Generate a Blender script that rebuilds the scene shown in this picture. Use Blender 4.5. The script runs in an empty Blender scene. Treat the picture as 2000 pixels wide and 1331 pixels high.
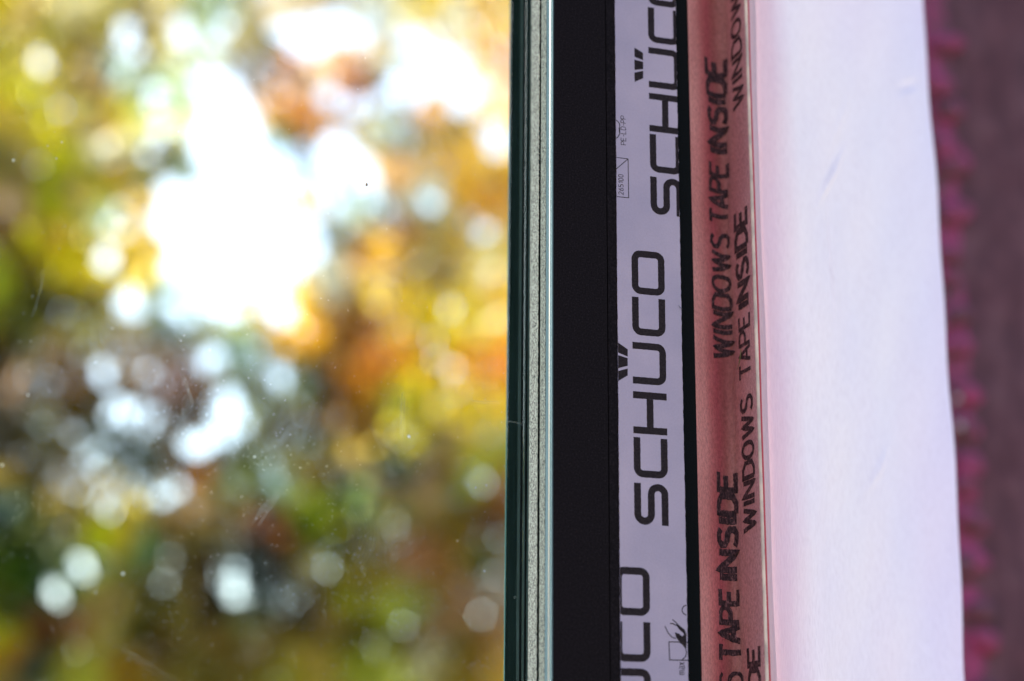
import bpy, bmesh, math, random
import numpy as np
from mathutils import Vector, Matrix
random.seed(7); rng = np.random.default_rng(11)
R = math.radians
C = bpy.context.scene.collection
sc = bpy.context.scene

# ------------------------------------------------------------------ camera
F = 3333.0                       # focal length in pixels of the 2000 px wide photograph (60 mm)
AZ, PITCH, ROLL = R(16.1), R(15.5), R(0.48)
CAM = Vector((0.0, -0.56, 1.40))
fwd = Vector((math.sin(AZ)*math.cos(PITCH), math.cos(AZ)*math.cos(PITCH), math.sin(PITCH)))
r0 = Vector((math.cos(AZ), -math.sin(AZ), 0)); u0 = r0.cross(fwd)
right = r0*math.cos(ROLL) + u0*math.sin(ROLL)
up = u0*math.cos(ROLL) - r0*math.sin(ROLL)
cam = bpy.data.cameras.new('camera'); camo = bpy.data.objects.new('camera', cam); C.objects.link(camo)
cam.sensor_width = 36; cam.lens = 60; cam.clip_start = 0.02; cam.clip_end = 900
camo.matrix_world = Matrix(((right.x, up.x, -fwd.x, CAM.x), (right.y, up.y, -fwd.y, CAM.y), (right.z, up.z, -fwd.z, CAM.z), (0, 0, 0, 1)))
cam.dof.use_dof = True; cam.dof.aperture_fstop = 4.45
sc.camera = camo

# ------------------------------------------------------------------ light
SUN_EL, SUN_AZ = R(38), R(-26)
w = bpy.data.worlds.new('World'); sc.world = w; w.use_nodes = True
nt = w.node_tree; bg = nt.nodes['Background']; sky = nt.nodes.new('ShaderNodeTexSky'); sky.sky_type = 'NISHITA'; sky.sun_disc = False
sky.sun_elevation = SUN_EL; sky.sun_rotation = SUN_AZ
nt.links.new(sky.outputs[0], bg.inputs[0]); bg.inputs[1].default_value = 0.05
sl = bpy.data.lights.new('sun', 'SUN'); sl.energy = 5.0; sl.angle = R(0.5); sl.color = (1, .93, .82)
so = bpy.data.objects.new('sun', sl); C.objects.link(so)
sd = Vector((math.sin(SUN_AZ)*math.cos(SUN_EL), math.cos(SUN_AZ)*math.cos(SUN_EL), math.sin(SUN_EL)))
so.rotation_euler = sd.to_track_quat('Z', 'Y').to_euler()
vs = sc.view_settings; vs.view_transform = 'Standard'; vs.look = 'None'; vs.exposure = 3.25; vs.gamma = 1; vs.use_curve_mapping = False
sc.render.engine = 'CYCLES'; sc.cycles.use_denoising = True
sc.cycles.max_bounces = 8; sc.cycles.diffuse_bounces = 3; sc.cycles.transparent_max_bounces = 24; sc.cycles.sample_clamp_indirect = 6
sc.cycles.caustics_reflective = False; sc.cycles.caustics_refractive = False

# ------------------------------------------------------------------ helpers
def ray(px, py):
    return (fwd*F + right*(px-1000) - up*(py-665.5)).normalized()
def on_y(px, py, y):
    d = ray(px, py); t = (y-CAM.y)/d.y; return CAM + d*t
def on_x(px, py, x):
    d = ray(px, py); t = (x-CAM.x)/d.x; return CAM + d*t
cam.dof.focus_distance = (on_y(1300, 665, 0)-CAM).dot(fwd)
MID = 665
ZB, ZT = on_y(1100, 1331, 0).z-0.10, on_y(1100, 0, 0).z+0.10     # vertical reach of the window pieces
FX = on_y(1080, MID, 0).x                                        # left edge of the frame's face

def srgb(*c):
    return tuple(((v/255)/12.92 if v/255 <= .04045 else ((v/255+.055)/1.055)**2.4) for v in c)
def meshobj(name, verts, faces, mat, parent=None, smooth=False):
    me = bpy.data.meshes.new(name); me.from_pydata([tuple(v) for v in verts], [], faces); me.update()
    o = bpy.data.objects.new(name, me); C.objects.link(o); me.materials.append(mat)
    if parent: o.parent = parent
    if smooth:
        for p in me.polygons: p.use_smooth = True
    return o
def empty(name, loc, label, cat, group=None):
    o = bpy.data.objects.new(name, None); C.objects.link(o); o.location = (0, 0, 0)
    o['label'] = label; o['category'] = cat
    if group: o['group'] = group
    return o
def tag(o, label, cat, group=None):
    o['label'] = label; o['category'] = cat
    if group: o['group'] = group
    return o
def kind(o, k): o['kind'] = k; return o
def extrude_profile(name, prof, mat, parent, z0=None, z1=None, bevel=0.0, nz=1):
    """closed (x,y) outline, extruded along z"""
    z0 = ZB if z0 is None else z0; z1 = ZT if z1 is None else z1
    bm = bmesh.new(); n = len(prof); rings = []
    for k in range(nz+1):
        z = z0+(z1-z0)*k/nz
        rings.append([bm.verts.new((x, y, z)) for x, y in prof])
    for a, b in zip(rings, rings[1:]):
        for i in range(n): bm.faces.new((a[i], a[(i+1) % n], b[(i+1) % n], b[i]))
    bm.faces.new(rings[0]); bm.faces.new(rings[-1][::-1])
    bmesh.ops.recalc_face_normals(bm, faces=bm.faces)
    me = bpy.data.meshes.new(name); bm.to_mesh(me); bm.free(); me.materials.append(mat)
    o = bpy.data.objects.new(name, me); C.objects.link(o); o.parent = parent
    if bevel:
        m = o.modifiers.new('bevel', 'BEVEL'); m.width = bevel; m.segments = 2; m.limit_method = 'ANGLE'
    return o
def box(name, x0, x1, y0, y1, mat, parent, bevel=0.0, z0=None, z1=None):
    return extrude_profile(name, [(x0, y0), (x1, y0), (x1, y1), (x0, y1)], mat, parent, z0, z1, bevel)

GAIN = {'black_powder_coat': 1.7, 'film_ink': 1.6, 'lavender_film': 1.65, 'pink_fleece': 1.7, 'cream_selvedge': 1.1, 'mauve_plaster': 1.75, 'magenta_yarn': 1.7, 'brown_black_ink': 1.3, 'lilac_membrane': 1.15}
class Mat:
    def __init__(s, name, col, rough=.6, metal=0.0, **kw):
        m = bpy.data.materials.new(name); m.use_nodes = True; s.m = m; s.nt = m.node_tree
        s.b = s.nt.nodes['Principled BSDF']; s.b.inputs['Base Color'].default_value = (*[min(.93, v) for v in col], 1)
        s.b.inputs['Roughness'].default_value = rough; s.b.inputs['Metallic'].default_value = metal
        s.tc = s.nt.nodes.new('ShaderNodeTexCoord'); s.gain = GAIN.get(name, 1.0)
    def n(s, t, **kw):
        nd = s.nt.nodes.new(t)
        for k, v in kw.items():
            if k in nd.inputs: nd.inputs[k].default_value = v
            else: setattr(nd, k, v)
        return nd
    def noise(s, scale, detail=3, stretch=(1, 1, 1), rough=.55):
        mp = s.n('ShaderNodeMapping'); mp.inputs['Scale'].default_value = stretch
        s.nt.links.new(s.tc.outputs['Object'], mp.inputs[0])
        nz = s.n('ShaderNodeTexNoise', Scale=scale, Detail=detail, Roughness=rough)
        s.nt.links.new(mp.outputs[0], nz.inputs['Vector']); return nz
    def ramp(s, src, stops, interp='LINEAR'):
        rp = s.n('ShaderNodeValToRGB'); rp.color_ramp.interpolation = interp
        while len(rp.color_ramp.elements) < len(stops): rp.color_ramp.elements.new(.5)
        for e, (p, c) in zip(rp.color_ramp.elements, stops): e.position = p; e.color = (*[min(.93, v*s.gain) for v in c], 1)
        s.gain = 1.0; s.nt.links.new(src, rp.inputs[0]); return rp
    def base(s, out): s.nt.links.new(out, s.b.inputs['Base Color'])
    def bump(s, src, strength, dist):
        bp = s.n('ShaderNodeBump', Strength=strength, Distance=dist)
        s.nt.links.new(src, bp.inputs['Height']); s.nt.links.new(bp.outputs[0], s.b.inputs['Normal']); return bp
def mul(c, k): return tuple(min(1, v*k) for v in c)

# powder coated black
m = Mat('black_powder_coat', (.005, .0035, .004), .6); nz = m.noise(1700, 3, (1, 1, 1), .7); m.base(m.ramp(nz.outputs[0], [(.35, (.003, .0020, .0026)), (.6, (.0075, .0050, .0064)), (.72, (.018, .012, .0145))]).outputs[0]); m.bump(nz.outputs[0], .35, .0002); M_BLACK = m.m
m.b.inputs['Specular IOR Level'].default_value = .02
m = Mat('black_rubber', (.006, .006, .007), .7); m.b.inputs['Specular IOR Level'].default_value = .2; nz = m.noise(1500); m.bump(nz.outputs[0], .3, .0002); M_RUBBER = m.m
m = Mat('black_foam', (.004, .004, .005), .95); m.b.inputs['Specular IOR Level'].default_value = .1; nz = m.noise(1800, 4); m.bump(nz.outputs[0], .8, .0005); M_FOAM = m.m
# spacer metal with a fine sparkle
def spacer_mat(name, lo, hi, rough):
    m = Mat(name, lo, .6, .0); m.b.inputs['Specular IOR Level'].default_value = 0.0; nz = m.noise(1500, 3, (1, 1, 1), .75); m.base(m.ramp(nz.outputs[0], [(.42, lo), (.56, hi)]).outputs[0]); m.bump(nz.outputs[0], .9, .0002); return m.m
M_SPACER = spacer_mat('speckled_aluminium', (.018, .021, .023), (.100, .106, .110), .45)
M_SPACER2 = spacer_mat('speckled_aluminium_grey', (.016, .019, .020), (.084, .092, .094), .5)
m = Mat('blue_grey_sealant', (.10, .14, .19), .6); m.b.inputs['Specular IOR Level'].default_value = 0.0; nz = m.noise(700, 3, (1, 1, .05)); m.base(m.ramp(nz.outputs[0], [(.3, (.025, .042, .056)), (.7, (.040, .060, .076))]).outputs[0]); M_BLUE = m.m
m = Mat('lip_highlight', (.10, .14, .16), .5); m.b.inputs['Specular IOR Level'].default_value = 0.0; M_LIP = m.m  # highlight along the frame lip, painted as a paler base colour
m = Mat('brown_seam', (.035, .022, .016), .7); M_SEAM = m.m
def teal(name, c):
    m = Mat(name, c, .6); m.b.inputs['Specular IOR Level'].default_value = 0.0; nz = m.noise(400, 4, (1, 1, .12)); m.base(m.ramp(nz.outputs[0], [(.3, mul(c, .7)), (.7, mul(c, 1.35))]).outputs[0]); return m.m
M_TEAL = teal('dark_teal_sealant', (.0010, .0022, .0024)); M_TEAL2 = teal('grey_teal_sealant', (.005, .0085, .0095)); M_DEEP = teal('deep_black_sealant', (.0008, .0012, .0014))
m = Mat('glass_edge_line', (.02, .05, .055), .5); m.b.inputs['Specular IOR Level'].default_value = 0.0; M_GEDGE = m.m
# clear glass: see-through with a Fresnel reflection
gm = bpy.data.materials.new('clear_glass'); gm.use_nodes = True; gn = gm.node_tree; gn.nodes.clear()
o_ = gn.nodes.new('ShaderNodeOutputMaterial'); t_ = gn.nodes.new('ShaderNodeBsdfTransparent'); t_.inputs[0].default_value = (.985, .995, .985, 1)
g_ = gn.nodes.new('ShaderNodeBsdfGlossy'); g_.inputs['Roughness'].default_value = .0; f_ = gn.nodes.new('ShaderNodeFresnel'); f_.inputs[0].default_value = 1.45
x_ = gn.nodes.new('ShaderNodeMixShader'); k2_ = gn.nodes.new('ShaderNodeMath'); k2_.operation = 'MULTIPLY'; k2_.inputs[1].default_value = .05; k2_.use_clamp = True; f_ = gn.nodes.new('ShaderNodeLayerWeight'); f_.inputs[0].default_value = .12; gn.links.new(f_.outputs[0], k2_.inputs[0]); gn.links.new(k2_.outputs[0], x_.inputs[0]); gn.links.new(t_.outputs[0], x_.inputs[1]); gn.links.new(g_.outputs[0], x_.inputs[2]); gn.links.new(x_.outputs[0], o_.inputs[0])
M_GLASS = gm
# protective film, lavender grey print carrier
m = Mat('lavender_film', (.46, .37, .42), .5); nz = m.noise(1500, 3); nb = m.noise(28, 3)
rp = m.ramp(nb.outputs[0], [(.3, (.215, .160, .225)), (.7, (.275, .196, .26))]); mx = m.n('ShaderNodeMixRGB', blend_type='MULTIPLY'); mx.inputs[0].default_value = .8
rp2 = m.ramp(nz.outputs[0], [(.35, (.86, .86, .86)), (.65, (1, 1, 1))]); m.nt.links.new(rp.outputs[0], mx.inputs[1]); m.nt.links.new(rp2.outputs[0], mx.inputs[2]); m.base(mx.outputs[0]); m.bump(nz.outputs[0], .25, .0002); m.b.inputs['Specular IOR Level'].default_value = .15; M_FILM = m.m
m = Mat('film_ink', (.018, .013, .020), .5); nz = m.noise(1800, 3); m.base(m.ramp(nz.outputs[0], [(.4, (.011, .007, .009)), (.8, (.024, .016, .018))]).outputs[0]); m.b.inputs['Specular IOR Level'].default_value = .02; M_INK = m.m
m = Mat('film_ink_thin', (.018, .012, .015), .6); m.b.inputs['Specular IOR Level'].default_value = .05; M_INK2 = m.m

# ------------------------------------------------------------------ setting: ground
m = Mat('grass_soil', (.05, .06, .02), .95); nz = m.noise(3, 5); m.base(m.ramp(nz.outputs[0], [(.35, (.035, .045, .012)), (.65, (.09, .075, .025))]).outputs[0]); M_GROUND = m.m
g = meshobj('ground', [(-300, -300, 0), (300, -300, 0), (300, 300, 0), (-300, 300, 0)], [(0, 1, 2, 3)], M_GROUND); kind(g, 'structure')

# ------------------------------------------------------------------ window: frame, glazing edge, panes
win = empty('window', (0, 0, 0), 'black framed glazed window with silver spacer bars and a wide dusty pane', 'window')
FD = on_x(990, MID, FX-.0004).y
print('FD', FD)
def xf(px): return on_y(px, MID, 0).x
GX = xf(1187.5)
XR = xf(1329); XR2 = on_y(1358, MID, .0035).x
frame = extrude_profile('sash_profile', [(FX, 0), (GX-.00022, 0), (GX-.00022, .004), (GX+.00022, .004), (GX+.00022, .0003), (XR, .0003), (XR, FD), (FX, FD)], M_BLACK, win)
frm = box('outer_profile', XR+.0001, XR2, .0035, .028, M_FOAM, win, .0006)
# glazing edge seen through the near pane: a stack of strips going away from the camera on the plane x = FX
def yy(px): return on_x(px, MID, FX-.0004).y
def strip(name, pa, pb, mat, inset=0.0, proud=0.0):
    ya, yb = yy(pa), yy(pb)
    return box(name, FX-.0004-proud, FX-.00002, max(ya, .0003), yb, mat, win)
strip('frame_lip', 1079.6, 1078.2, M_LIP, proud=.0001)
strip('pane_seal', 1078.0, 1073.6, M_BLUE)
strip('seal_seam', 1073.5, 1072.0, M_SEAM)
strip('pane_seal', 1071.9, 1065.8, M_BLUE)
strip('spacer_bar', 1065.6, 1055.6, M_SPACER2, proud=.0001)
strip('spacer_groove', 1055.5, 1051.0, M_DEEP)
sp2 = strip('spacer_bar', 1050.9, 1035.0, M_SPACER, proud=.0001)
strip('edge_sealant', 1034.9, 1031.0, M_TEAL2)
strip('edge_sealant', 1030.9, 1027.0, M_DEEP)
strip('edge_sealant', 1026.9, 1022.5, M_TEAL2)
strip('edge_sealant', 1022.4, 1018.0, M_DEEP)
strip('edge_sealant', 1017.9, 1012.5, M_TEAL2)
strip('edge_sealant', 1012.4, 992.0, M_TEAL)
strip('pane_edge', 991.9, 990.2, M_GEDGE, proud=.0001)
GL = on_y(-1500, MID, 0).x
for k, (ya, th) in enumerate(((yy(1077), .0016), (yy(1026), .0016), (yy(995), .0016))):
    box('glass_pane', GL, FX-.0006, ya, ya+th, M_GLASS, win, z0=ZB-.3, z1=ZT+.3)
YG = yy(1077)
# perforation dots of the spacer
vv, ff = [], []
for k in range(int((ZT-ZB)/.00075)):
    z = ZB+k*.00075+random.uniform(-.0001, .0001); ya = yy(1051.6)
    if random.random() < .35: continue
    h = random.uniform(.0001, .00022); i = len(vv)
    vv += [(FX-.00062, ya-.0006, z), (FX-.00062, ya+.0001, z), (FX-.00062, ya+.0001, z+h*1.8), (FX-.00062, ya-.0006, z+h*1.8)]; ff.append((i, i+1, i+2, i+3))
m = Mat('pale_metal_fleck', (.6, .6, .55), .4); M_FLECK = m.m
p = meshobj('perforation', vv, ff, M_RUBBER, win); kind(p, 'stuff')

# ------------------------------------------------------------------ ribbons (printed strokes)
def resample(pts, step):
    out = [pts[0]]
    for a, b in zip(pts, pts[1:]):
        L = math.dist(a, b); n = max(1, int(math.ceil(L/step)))
        for k in range(1, n+1): out.append((a[0]+(b[0]-a[0])*k/n, a[1]+(b[1]-a[1])*k/n))
    return out
def ribbon(pts, wd, vv, ff, step, closed=False, ragged=0.0):
    """flat ribbon in local 2D; appends 2D verts"""
    P = resample(pts, step)
    Q = [P[0]]
    for p in P[1:]:
        if math.dist(p, Q[-1]) > 1e-7: Q.append(p)
    P = Q; n = len(P); i0 = len(vv)
    for i in range(n):
        if closed: a, b = P[(i-1) % (n-1)], P[(i+1) % (n-1)] if i < n-1 else P[1]
        else: a, b = P[max(0, i-1)], P[min(n-1, i+1)]
        d1 = (P[i][0]-a[0], P[i][1]-a[1]); d2 = (b[0]-P[i][0], b[1]-P[i][1])
        if d1 == (0, 0): d1 = d2
        if d2 == (0, 0): d2 = d1
        l1, l2 = math.hypot(*d1), math.hypot(*d2); d1 = (d1[0]/l1, d1[1]/l1); d2 = (d2[0]/l2, d2[1]/l2)
        t = (d1[0]+d2[0], d1[1]+d2[1]); lt = math.hypot(*t) or 1; t = (t[0]/lt, t[1]/lt)
        cs = max(.5, t[0]*d1[0]+t[1]*d1[1]); h = wd/2/cs
        ra, rb = 1+random.uniform(-ragged, ragged), 1+random.uniform(-ragged, ragged)
        vv.append((P[i][0]-t[1]*h*ra, P[i][1]+t[0]*h*ra)); vv.append((P[i][0]+t[1]*h*rb, P[i][1]-t[0]*h*rb))
    for i in range(n-1):
        a = i0+2*i; ff.append((a, a+1, a+3, a+2))
def arc(cx, cy, r, a0, a1, n=8, ry=None):
    ry = ry or r
    return [(cx+r*math.cos(R(a0+(a1-a0)*k/n)), cy+ry*math.sin(R(a0+(a1-a0)*k/n))) for k in range(n+1)]

# ------------------------------------------------------------------ protective film with its lettering
TXL, TXR = on_y(1206.8, MID, 0).x, on_y(1331.5, MID, 0).x
TY = -.0001
film = empty('protective_film', (0, 0, 0), 'lavender grey printed film strip with big black letters along the black window frame', 'protective film')
nzv = 260; vv, ff = [], []
for k in range(nzv+1):
    z = ZB+(ZT-ZB)*k/nzv
    jl = random.uniform(-1, 1)*.00006; jr = random.uniform(-1, 1)*.00010
    xs = (TXL+jl, TXL+.0006, (TXL+TXR)/2, TXR-.0006, TXR+jr)
    for j, x in enumerate(xs): vv.append((x, TY, z))
    for j, x in enumerate(xs): vv.append((x, .00025, z))
for k in range(nzv):
    a = k*10; b = a+10
    for j in range(4): ff.append((a+j, a+j+1, b+j+1, b+j))
    ff.append((a, b, b+5, a+5)); ff.append((a+4, a+9, b+9, b+4))
meshobj('film_strip', vv, ff, M_FILM, film)

xl0, xr0 = on_y(1236, 760, 0).x, on_y(1301.5, 760, 0).x       # cap height of the middle word
CAP = xr0-xl0; TH = .00258
LSTEP = .0006
def zp(py, px=1270): return on_y(px, py, 0).z
_lay = [0]
def letter(ch, zlo, zhi, xbase, name_parent=film):
    """letter box: reading direction is +z, letter top towards -x; baseline at xbase"""
    W = zhi-zlo; H = CAP; h = TH/2; r = H*.17; ri = r
    paths = []
    if ch == 'O':
        p = [(W/2, h)] + arc(W-h-ri, h+ri, ri, -90, 0) + arc(W-h-ri, H-h-ri, ri, 0, 90) + arc(h+ri, H-h-ri, ri, 90, 180) + arc(h+ri, h+ri, ri, 180, 270) + [(W/2, h)]
        paths.append((p, True))
    elif ch == 'C': paths.append(([(W, H-h)]+arc(h+ri, H-h-ri, ri, 90, 180)+arc(h+ri, h+ri, ri, 180, 270)+[(W, h)], False))
    elif ch == 'U': paths.append(([(h, H)]+arc(h+ri, h+ri, ri, 180, 270)+arc(W-h-ri, h+ri, ri, -90, 0)+[(W-h, H)], False))
    elif ch == 'H': paths += [([(h, 0), (h, H)], False), ([(W-h, 0), (W-h, H)], False), ([(TH, H/2), (W-TH, H/2)], False)]
    elif ch == 'S':
        rr = (H/2-h)/2
        paths.append(([(W, H-h)]+arc(h+rr, H-h-rr, rr, 90, 270, 14)+arc(W-h-rr, h+rr, rr, 90, -90, 14)+[(0, h)], False))
    v2, f2 = [], []
    for p, cl in paths: ribbon(p, TH, v2, f2, LSTEP, cl, .035)
    # chamfered ends as cut on the stencil letters
    _lay[0] += 1; y = TY-.00002-.000002*(_lay[0] % 4)
    v3 = [(min(max(xbase-b, TXL), TXR), y, zlo+a) for a, b in v2]
    f3 = [f for f in f2 if (max(v3[i][0] for i in f)-min(v3[i][0] for i in f))*(max(v3[i][2] for i in f)-min(v3[i][2] for i in f)) > 1e-12]
    return v3, f3
def word(items, xbase):
    V, Fc = [], []
    for ch, plo, phi in items:
        v, f = letter(ch, zp(plo), zp(phi), xbase); n = len(V); V += v; Fc += [tuple(i+n for i in q) for q in f]
    meshobj('lettering', V, Fc, M_INK, film)
xm = xr0
word([('S', 1026, 945), ('C', 934, 856), ('H', 849, 767), ('U', 752, 671), ('C', 657, 583), ('O', 577, 492)], xm)
xt = on_y(1269, 300, 0).x+CAP
word([('S', 418, 345), ('C', 336, 262), ('H', 257, 182), ('U', 171, 93), ('C', 83, 15), ('O', 10, -66)], xt)
xb = on_y(1269.5, 1200, 0).x
word([('O', 1204, 1110), ('C', 1294, 1216), ('U', 1390, 1307)], xb)
def poly_px(name, polys, mat, y=TY-.00004):
    V, Fc = [], []
    for pl in polys:
        n = len(V)
        for px, py in pl:
            q = on_y(px, py, 0); V.append((min(max(q.x, TXL), TXR), y, q.z))
        Fc.append(tuple(range(n, n+len(pl))))
    return meshobj(name, V, Fc, mat, film)
poly_px('umlaut_mark', [[(1238.7, 93.6), (1255.6, 104), (1255.6, 118.3), (1239.2, 111.8)], [(1238.7, 117), (1256, 121.7), (1256, 135.7), (1239.2, 137.3)], [(1238.7, 142.5), (1256, 139), (1256, 153.4), (1239.5, 160.7)]], M_INK)
poly_px('umlaut_mark', [[(1205, 669), (1209, 671), (1225.7, 683), (1225.7, 697), (1208.8, 690), (1205, 688.6)], [(1205, 694), (1225.7, 700.3), (1225.7, 715), (1205, 719.5)], [(1205, 725), (1225.7, 720.3), (1225.7, 734), (1210, 743), (1205, 745.5)]], M_INK)
# small print drawn as thin strokes
GL_ = {
 'P': [[(0, 0), (0, 1), (.5, 1), (.75, .85), (.75, .6), (.5, .45), (0, .45)]],
 'E': [[(.7, 0), (0, 0), (0, 1), (.7, 1)], [(0, .52), (.6, .52)]],
 'L': [[(0, 1), (0, 0), (.65, 0)]],
 'D': [[(0, 0), (0, 1), (.4, 1), (.72, .8), (.72, .2), (.4, 0), (0, 0)]],
 '-': [[(.1, .45), (.55, .45)]],
 '2': [[(0, .85), (.2, 1), (.5, 1), (.65, .8), (.6, .6), (0, 0), (.68, 0)]],
 '6': [[(.6, .95), (.25, .8), (.05, .45), (.05, .15), (.25, 0), (.5, 0), (.68, .15), (.68, .4), (.5, .55), (.1, .5)]],
 '5': [[(.62, 1), (.1, 1), (.05, .55), (.4, .6), (.65, .45), (.65, .15), (.45, 0), (0, .03)]],
 '1': [[(.1, .8), (.35, 1), (.35, 0)]],
 '0': [[(.05, .25), (.05, .75), (.2, 1), (.5, 1), (.65, .75), (.65, .25), (.5, 0), (.2, 0), (.05, .25)]],
 'm': [[(0, 0), (0, .7)], [(0, .6), (.2, .7), (.4, .6), (.4, 0)], [(.4, .6), (.6, .7), (.8, .6), (.8, 0)]],
 'a': [[(.05, .65), (.4, .7), (.55, .55), (.55, 0), (.15, 0), (.02, .15), (.1, .35), (.55, .38)]],
 'x': [[(0, .7), (.55, 0)], [(0, 0), (.55, .7)]],
 'T': [[(0, 1), (.8, 1)], [(.4, 1), (.4, 0)]],
 'A': [[(0, 0), (.38, 1), (.76, 0)], [(.14, .32), (.62, .32)]],
 'W': [[(0, 1), (.25, 0), (.5, .9), (.75, 0), (1.0, 1)]],
 'I': [[(.05, 0), (.05, 1)]],
 'N': [[(0, 0), (0, 1), (.68, 0), (.68, 1)]],
 'O': [arc(.38, .5, .38, 0, 360, 18, .5)],
 'S': [[(.66, .88), (.45, 1), (.2, 1), (.03, .85), (.05, .65), (.25, .53), (.5, .47), (.68, .33), (.66, .14), (.48, 0), (.2, 0), (0, .12)]],
}
ADV = {'I': .34, 'W': 1.28, '-': .72, '1': .62, 'm': 1.1, 'x': .8, 'a': .85, 'O': 1.05}
def small_text(txt, pxbase, py_start, py_end, capw_px, wpx, name):
    z0, z1 = zp(py_start, pxbase), zp(py_end, pxbase); total = sum(ADV.get(c, .95) for c in txt)
    s = (z1-z0)/total; q = on_y(pxbase, (py_start+py_end)/2, 0); cap = q.x-on_y(pxbase-capw_px, (py_start+py_end)/2, 0).x
    V, Fc = [], []; u = 0; k = 0
    for c in txt:
        for st in GL_[c]:
            v2, f2 = [], []; pts = [(u+x*1.0, y) for x, y in st]
            ribbon([(a*s, b*cap) for a, b in pts], wpx*.00018, v2, f2, .0004); n = len(V); k += 1
            V += [(q.x-b, TY-.00002-.000004*(k % 3), z0+a) for a, b in v2]; Fc += [tuple(i+n for i in f) for f in f2]
        u += ADV.get(c, .95)
    return meshobj(name, V, Fc, M_INK2, film)
small_text('PE-LD-PP', 1222, 284, 226, 9.5, 1.3, 'small_print')
small_text('265100', 1217, 381, 340, 9.0, 1.3, 'small_print')
small_text('max', 1336.5, 1318, 1292, 13.5, 1.5, 'small_print')
def lines_px(name, lines, wpx, mat=M_INK2):
    V, Fc = [], []
    for k, ln in enumerate(lines):
        pts = [(on_y(a, b, 0).x, on_y(a, b, 0).z) for a, b in ln]; v2, f2 = [], []
        ribbon(pts, wpx*.00018, v2, f2, .0005); n = len(V)
        V += [(min(max(a, TXL), TXR+.0001), TY-.00002-.000003*(k % 4), b) for a, b in v2]; Fc += [tuple(i+n for i in f) for f in f2]
    return meshobj(name, V, Fc, mat, film)
lines_px('box_symbol', [[(1203, 308), (1226.5, 311)], [(1226.5, 311), (1227.7, 387)], [(1227.7, 387), (1203, 384.5)], [(1226, 311.5), (1203, 331)]], 1.6)
lines_px('arc_symbol', [[(1203, 235), (1207, 238.5), (1210, 243), (1210.3, 262), (1206, 269), (1203, 271)], [(1209, 250), (1209.5, 260)]], 1.9)
def h7(l): return [(1190+a/7.356, 1150+b/7.356) for a, b in l]
lines_px('hand_symbol', [[(1341.5+9.5*math.cos(R(a)), 1192+9.5*math.sin(R(a))) for a in range(95, 266, 12)],
    h7([(850, 765), (1130, 772)]), h7([(855, 765), (865, 1025)]), h7([(855, 1025), (1150, 1032)]), h7([(1010, 770), (1060, 810), (1095, 860), (1107, 920), (1095, 975), (1045, 1025)]),
    h7([(905, 445), (960, 490)]), h7([(868, 502), (915, 503), (960, 535)]), h7([(797, 540), (845, 640), (900, 700), (955, 718)])], 1.9)
poly_px('hand_symbol', [h7([(950, 478), (1000, 525), (1080, 590), (1105, 650), (1108, 800), (1104, 875), (1060, 805), (1010, 768), (985, 742), (955, 690), (940, 628), (1000, 648), (1045, 688), (1072, 662), (1062, 640), (1005, 592), (968, 540)])], M_INK)

# ------------------------------------------------------------------ window tape: fleece, fold, membrane
tape = empty('window_tape', (0, 0, 0), 'pink and red window tape with black printed words folding into a wide white lilac membrane', 'sealing tape')
prof_px = [(1351, .0040), (1356, .0070), (1364, .0100), (1376, .0135), (1390, .0170), (1402, .0190), (1415, .0198), (1428, .0185), (1438, .0150), (1448, .0105), (1458, .0062), (1467, .0020), (1473, -.0006), (1477, -.0016),
           (1481, -.0012), (1488, .0012), (1500, .0065), (1525, .016), (1560, .027), (1610, .042), (1680, .060), (1760, .078), (1848, .095)]
PP = [(on_y(px, MID, y).x, y) for px, y in prof_px]
def catmull(P, n=10):
    out = []
    for i in range(len(P)-1):
        p0, p1, p2, p3 = P[max(0, i-1)], P[i], P[i+1], P[min(len(P)-1, i+2)]
        for k in range(n):
            t = k/n; out.append(tuple(.5*((2*b)+(-a+c)*t+(2*a-5*b+4*c-d)*t*t+(-a+3*b-3*c+d)*t**3) for a, b, c, d in zip(p0, p1, p2, p3)))
    out.append(P[-1]); return out
PC = np.array(catmull(PP)); SL = np.concatenate([[0], np.cumsum(np.hypot(*np.diff(PC, axis=0).T))])
def s_of_px(px):
    ks = [p for p, _ in prof_px]; i = max(0, min(len(ks)-2, int(np.searchsorted(ks, px))-1)); f = (px-ks[i])/(ks[i+1]-ks[i])
    return SL[i*10]+(SL[(i+1)*10]-SL[i*10])*f
S_RIDGE = s_of_px(1477)
CREASES = [(1640, 345, .9, .016, .0018, .0016), (1660, 230, 1.0, .02, .0006, .002), (1626, 520, 1.55, .022, -.0013, .0016), (1800, 100, .5, .008, -.0012, .002), (1700, 900, .8, .014, .0008, .002), (1590, 1000, 1.5, .08, .0010, .006), (1720, 640, 1.35, .06, .0010, .009), (1790, 1150, 1.6, .08, -.0012, .008)]
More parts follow.
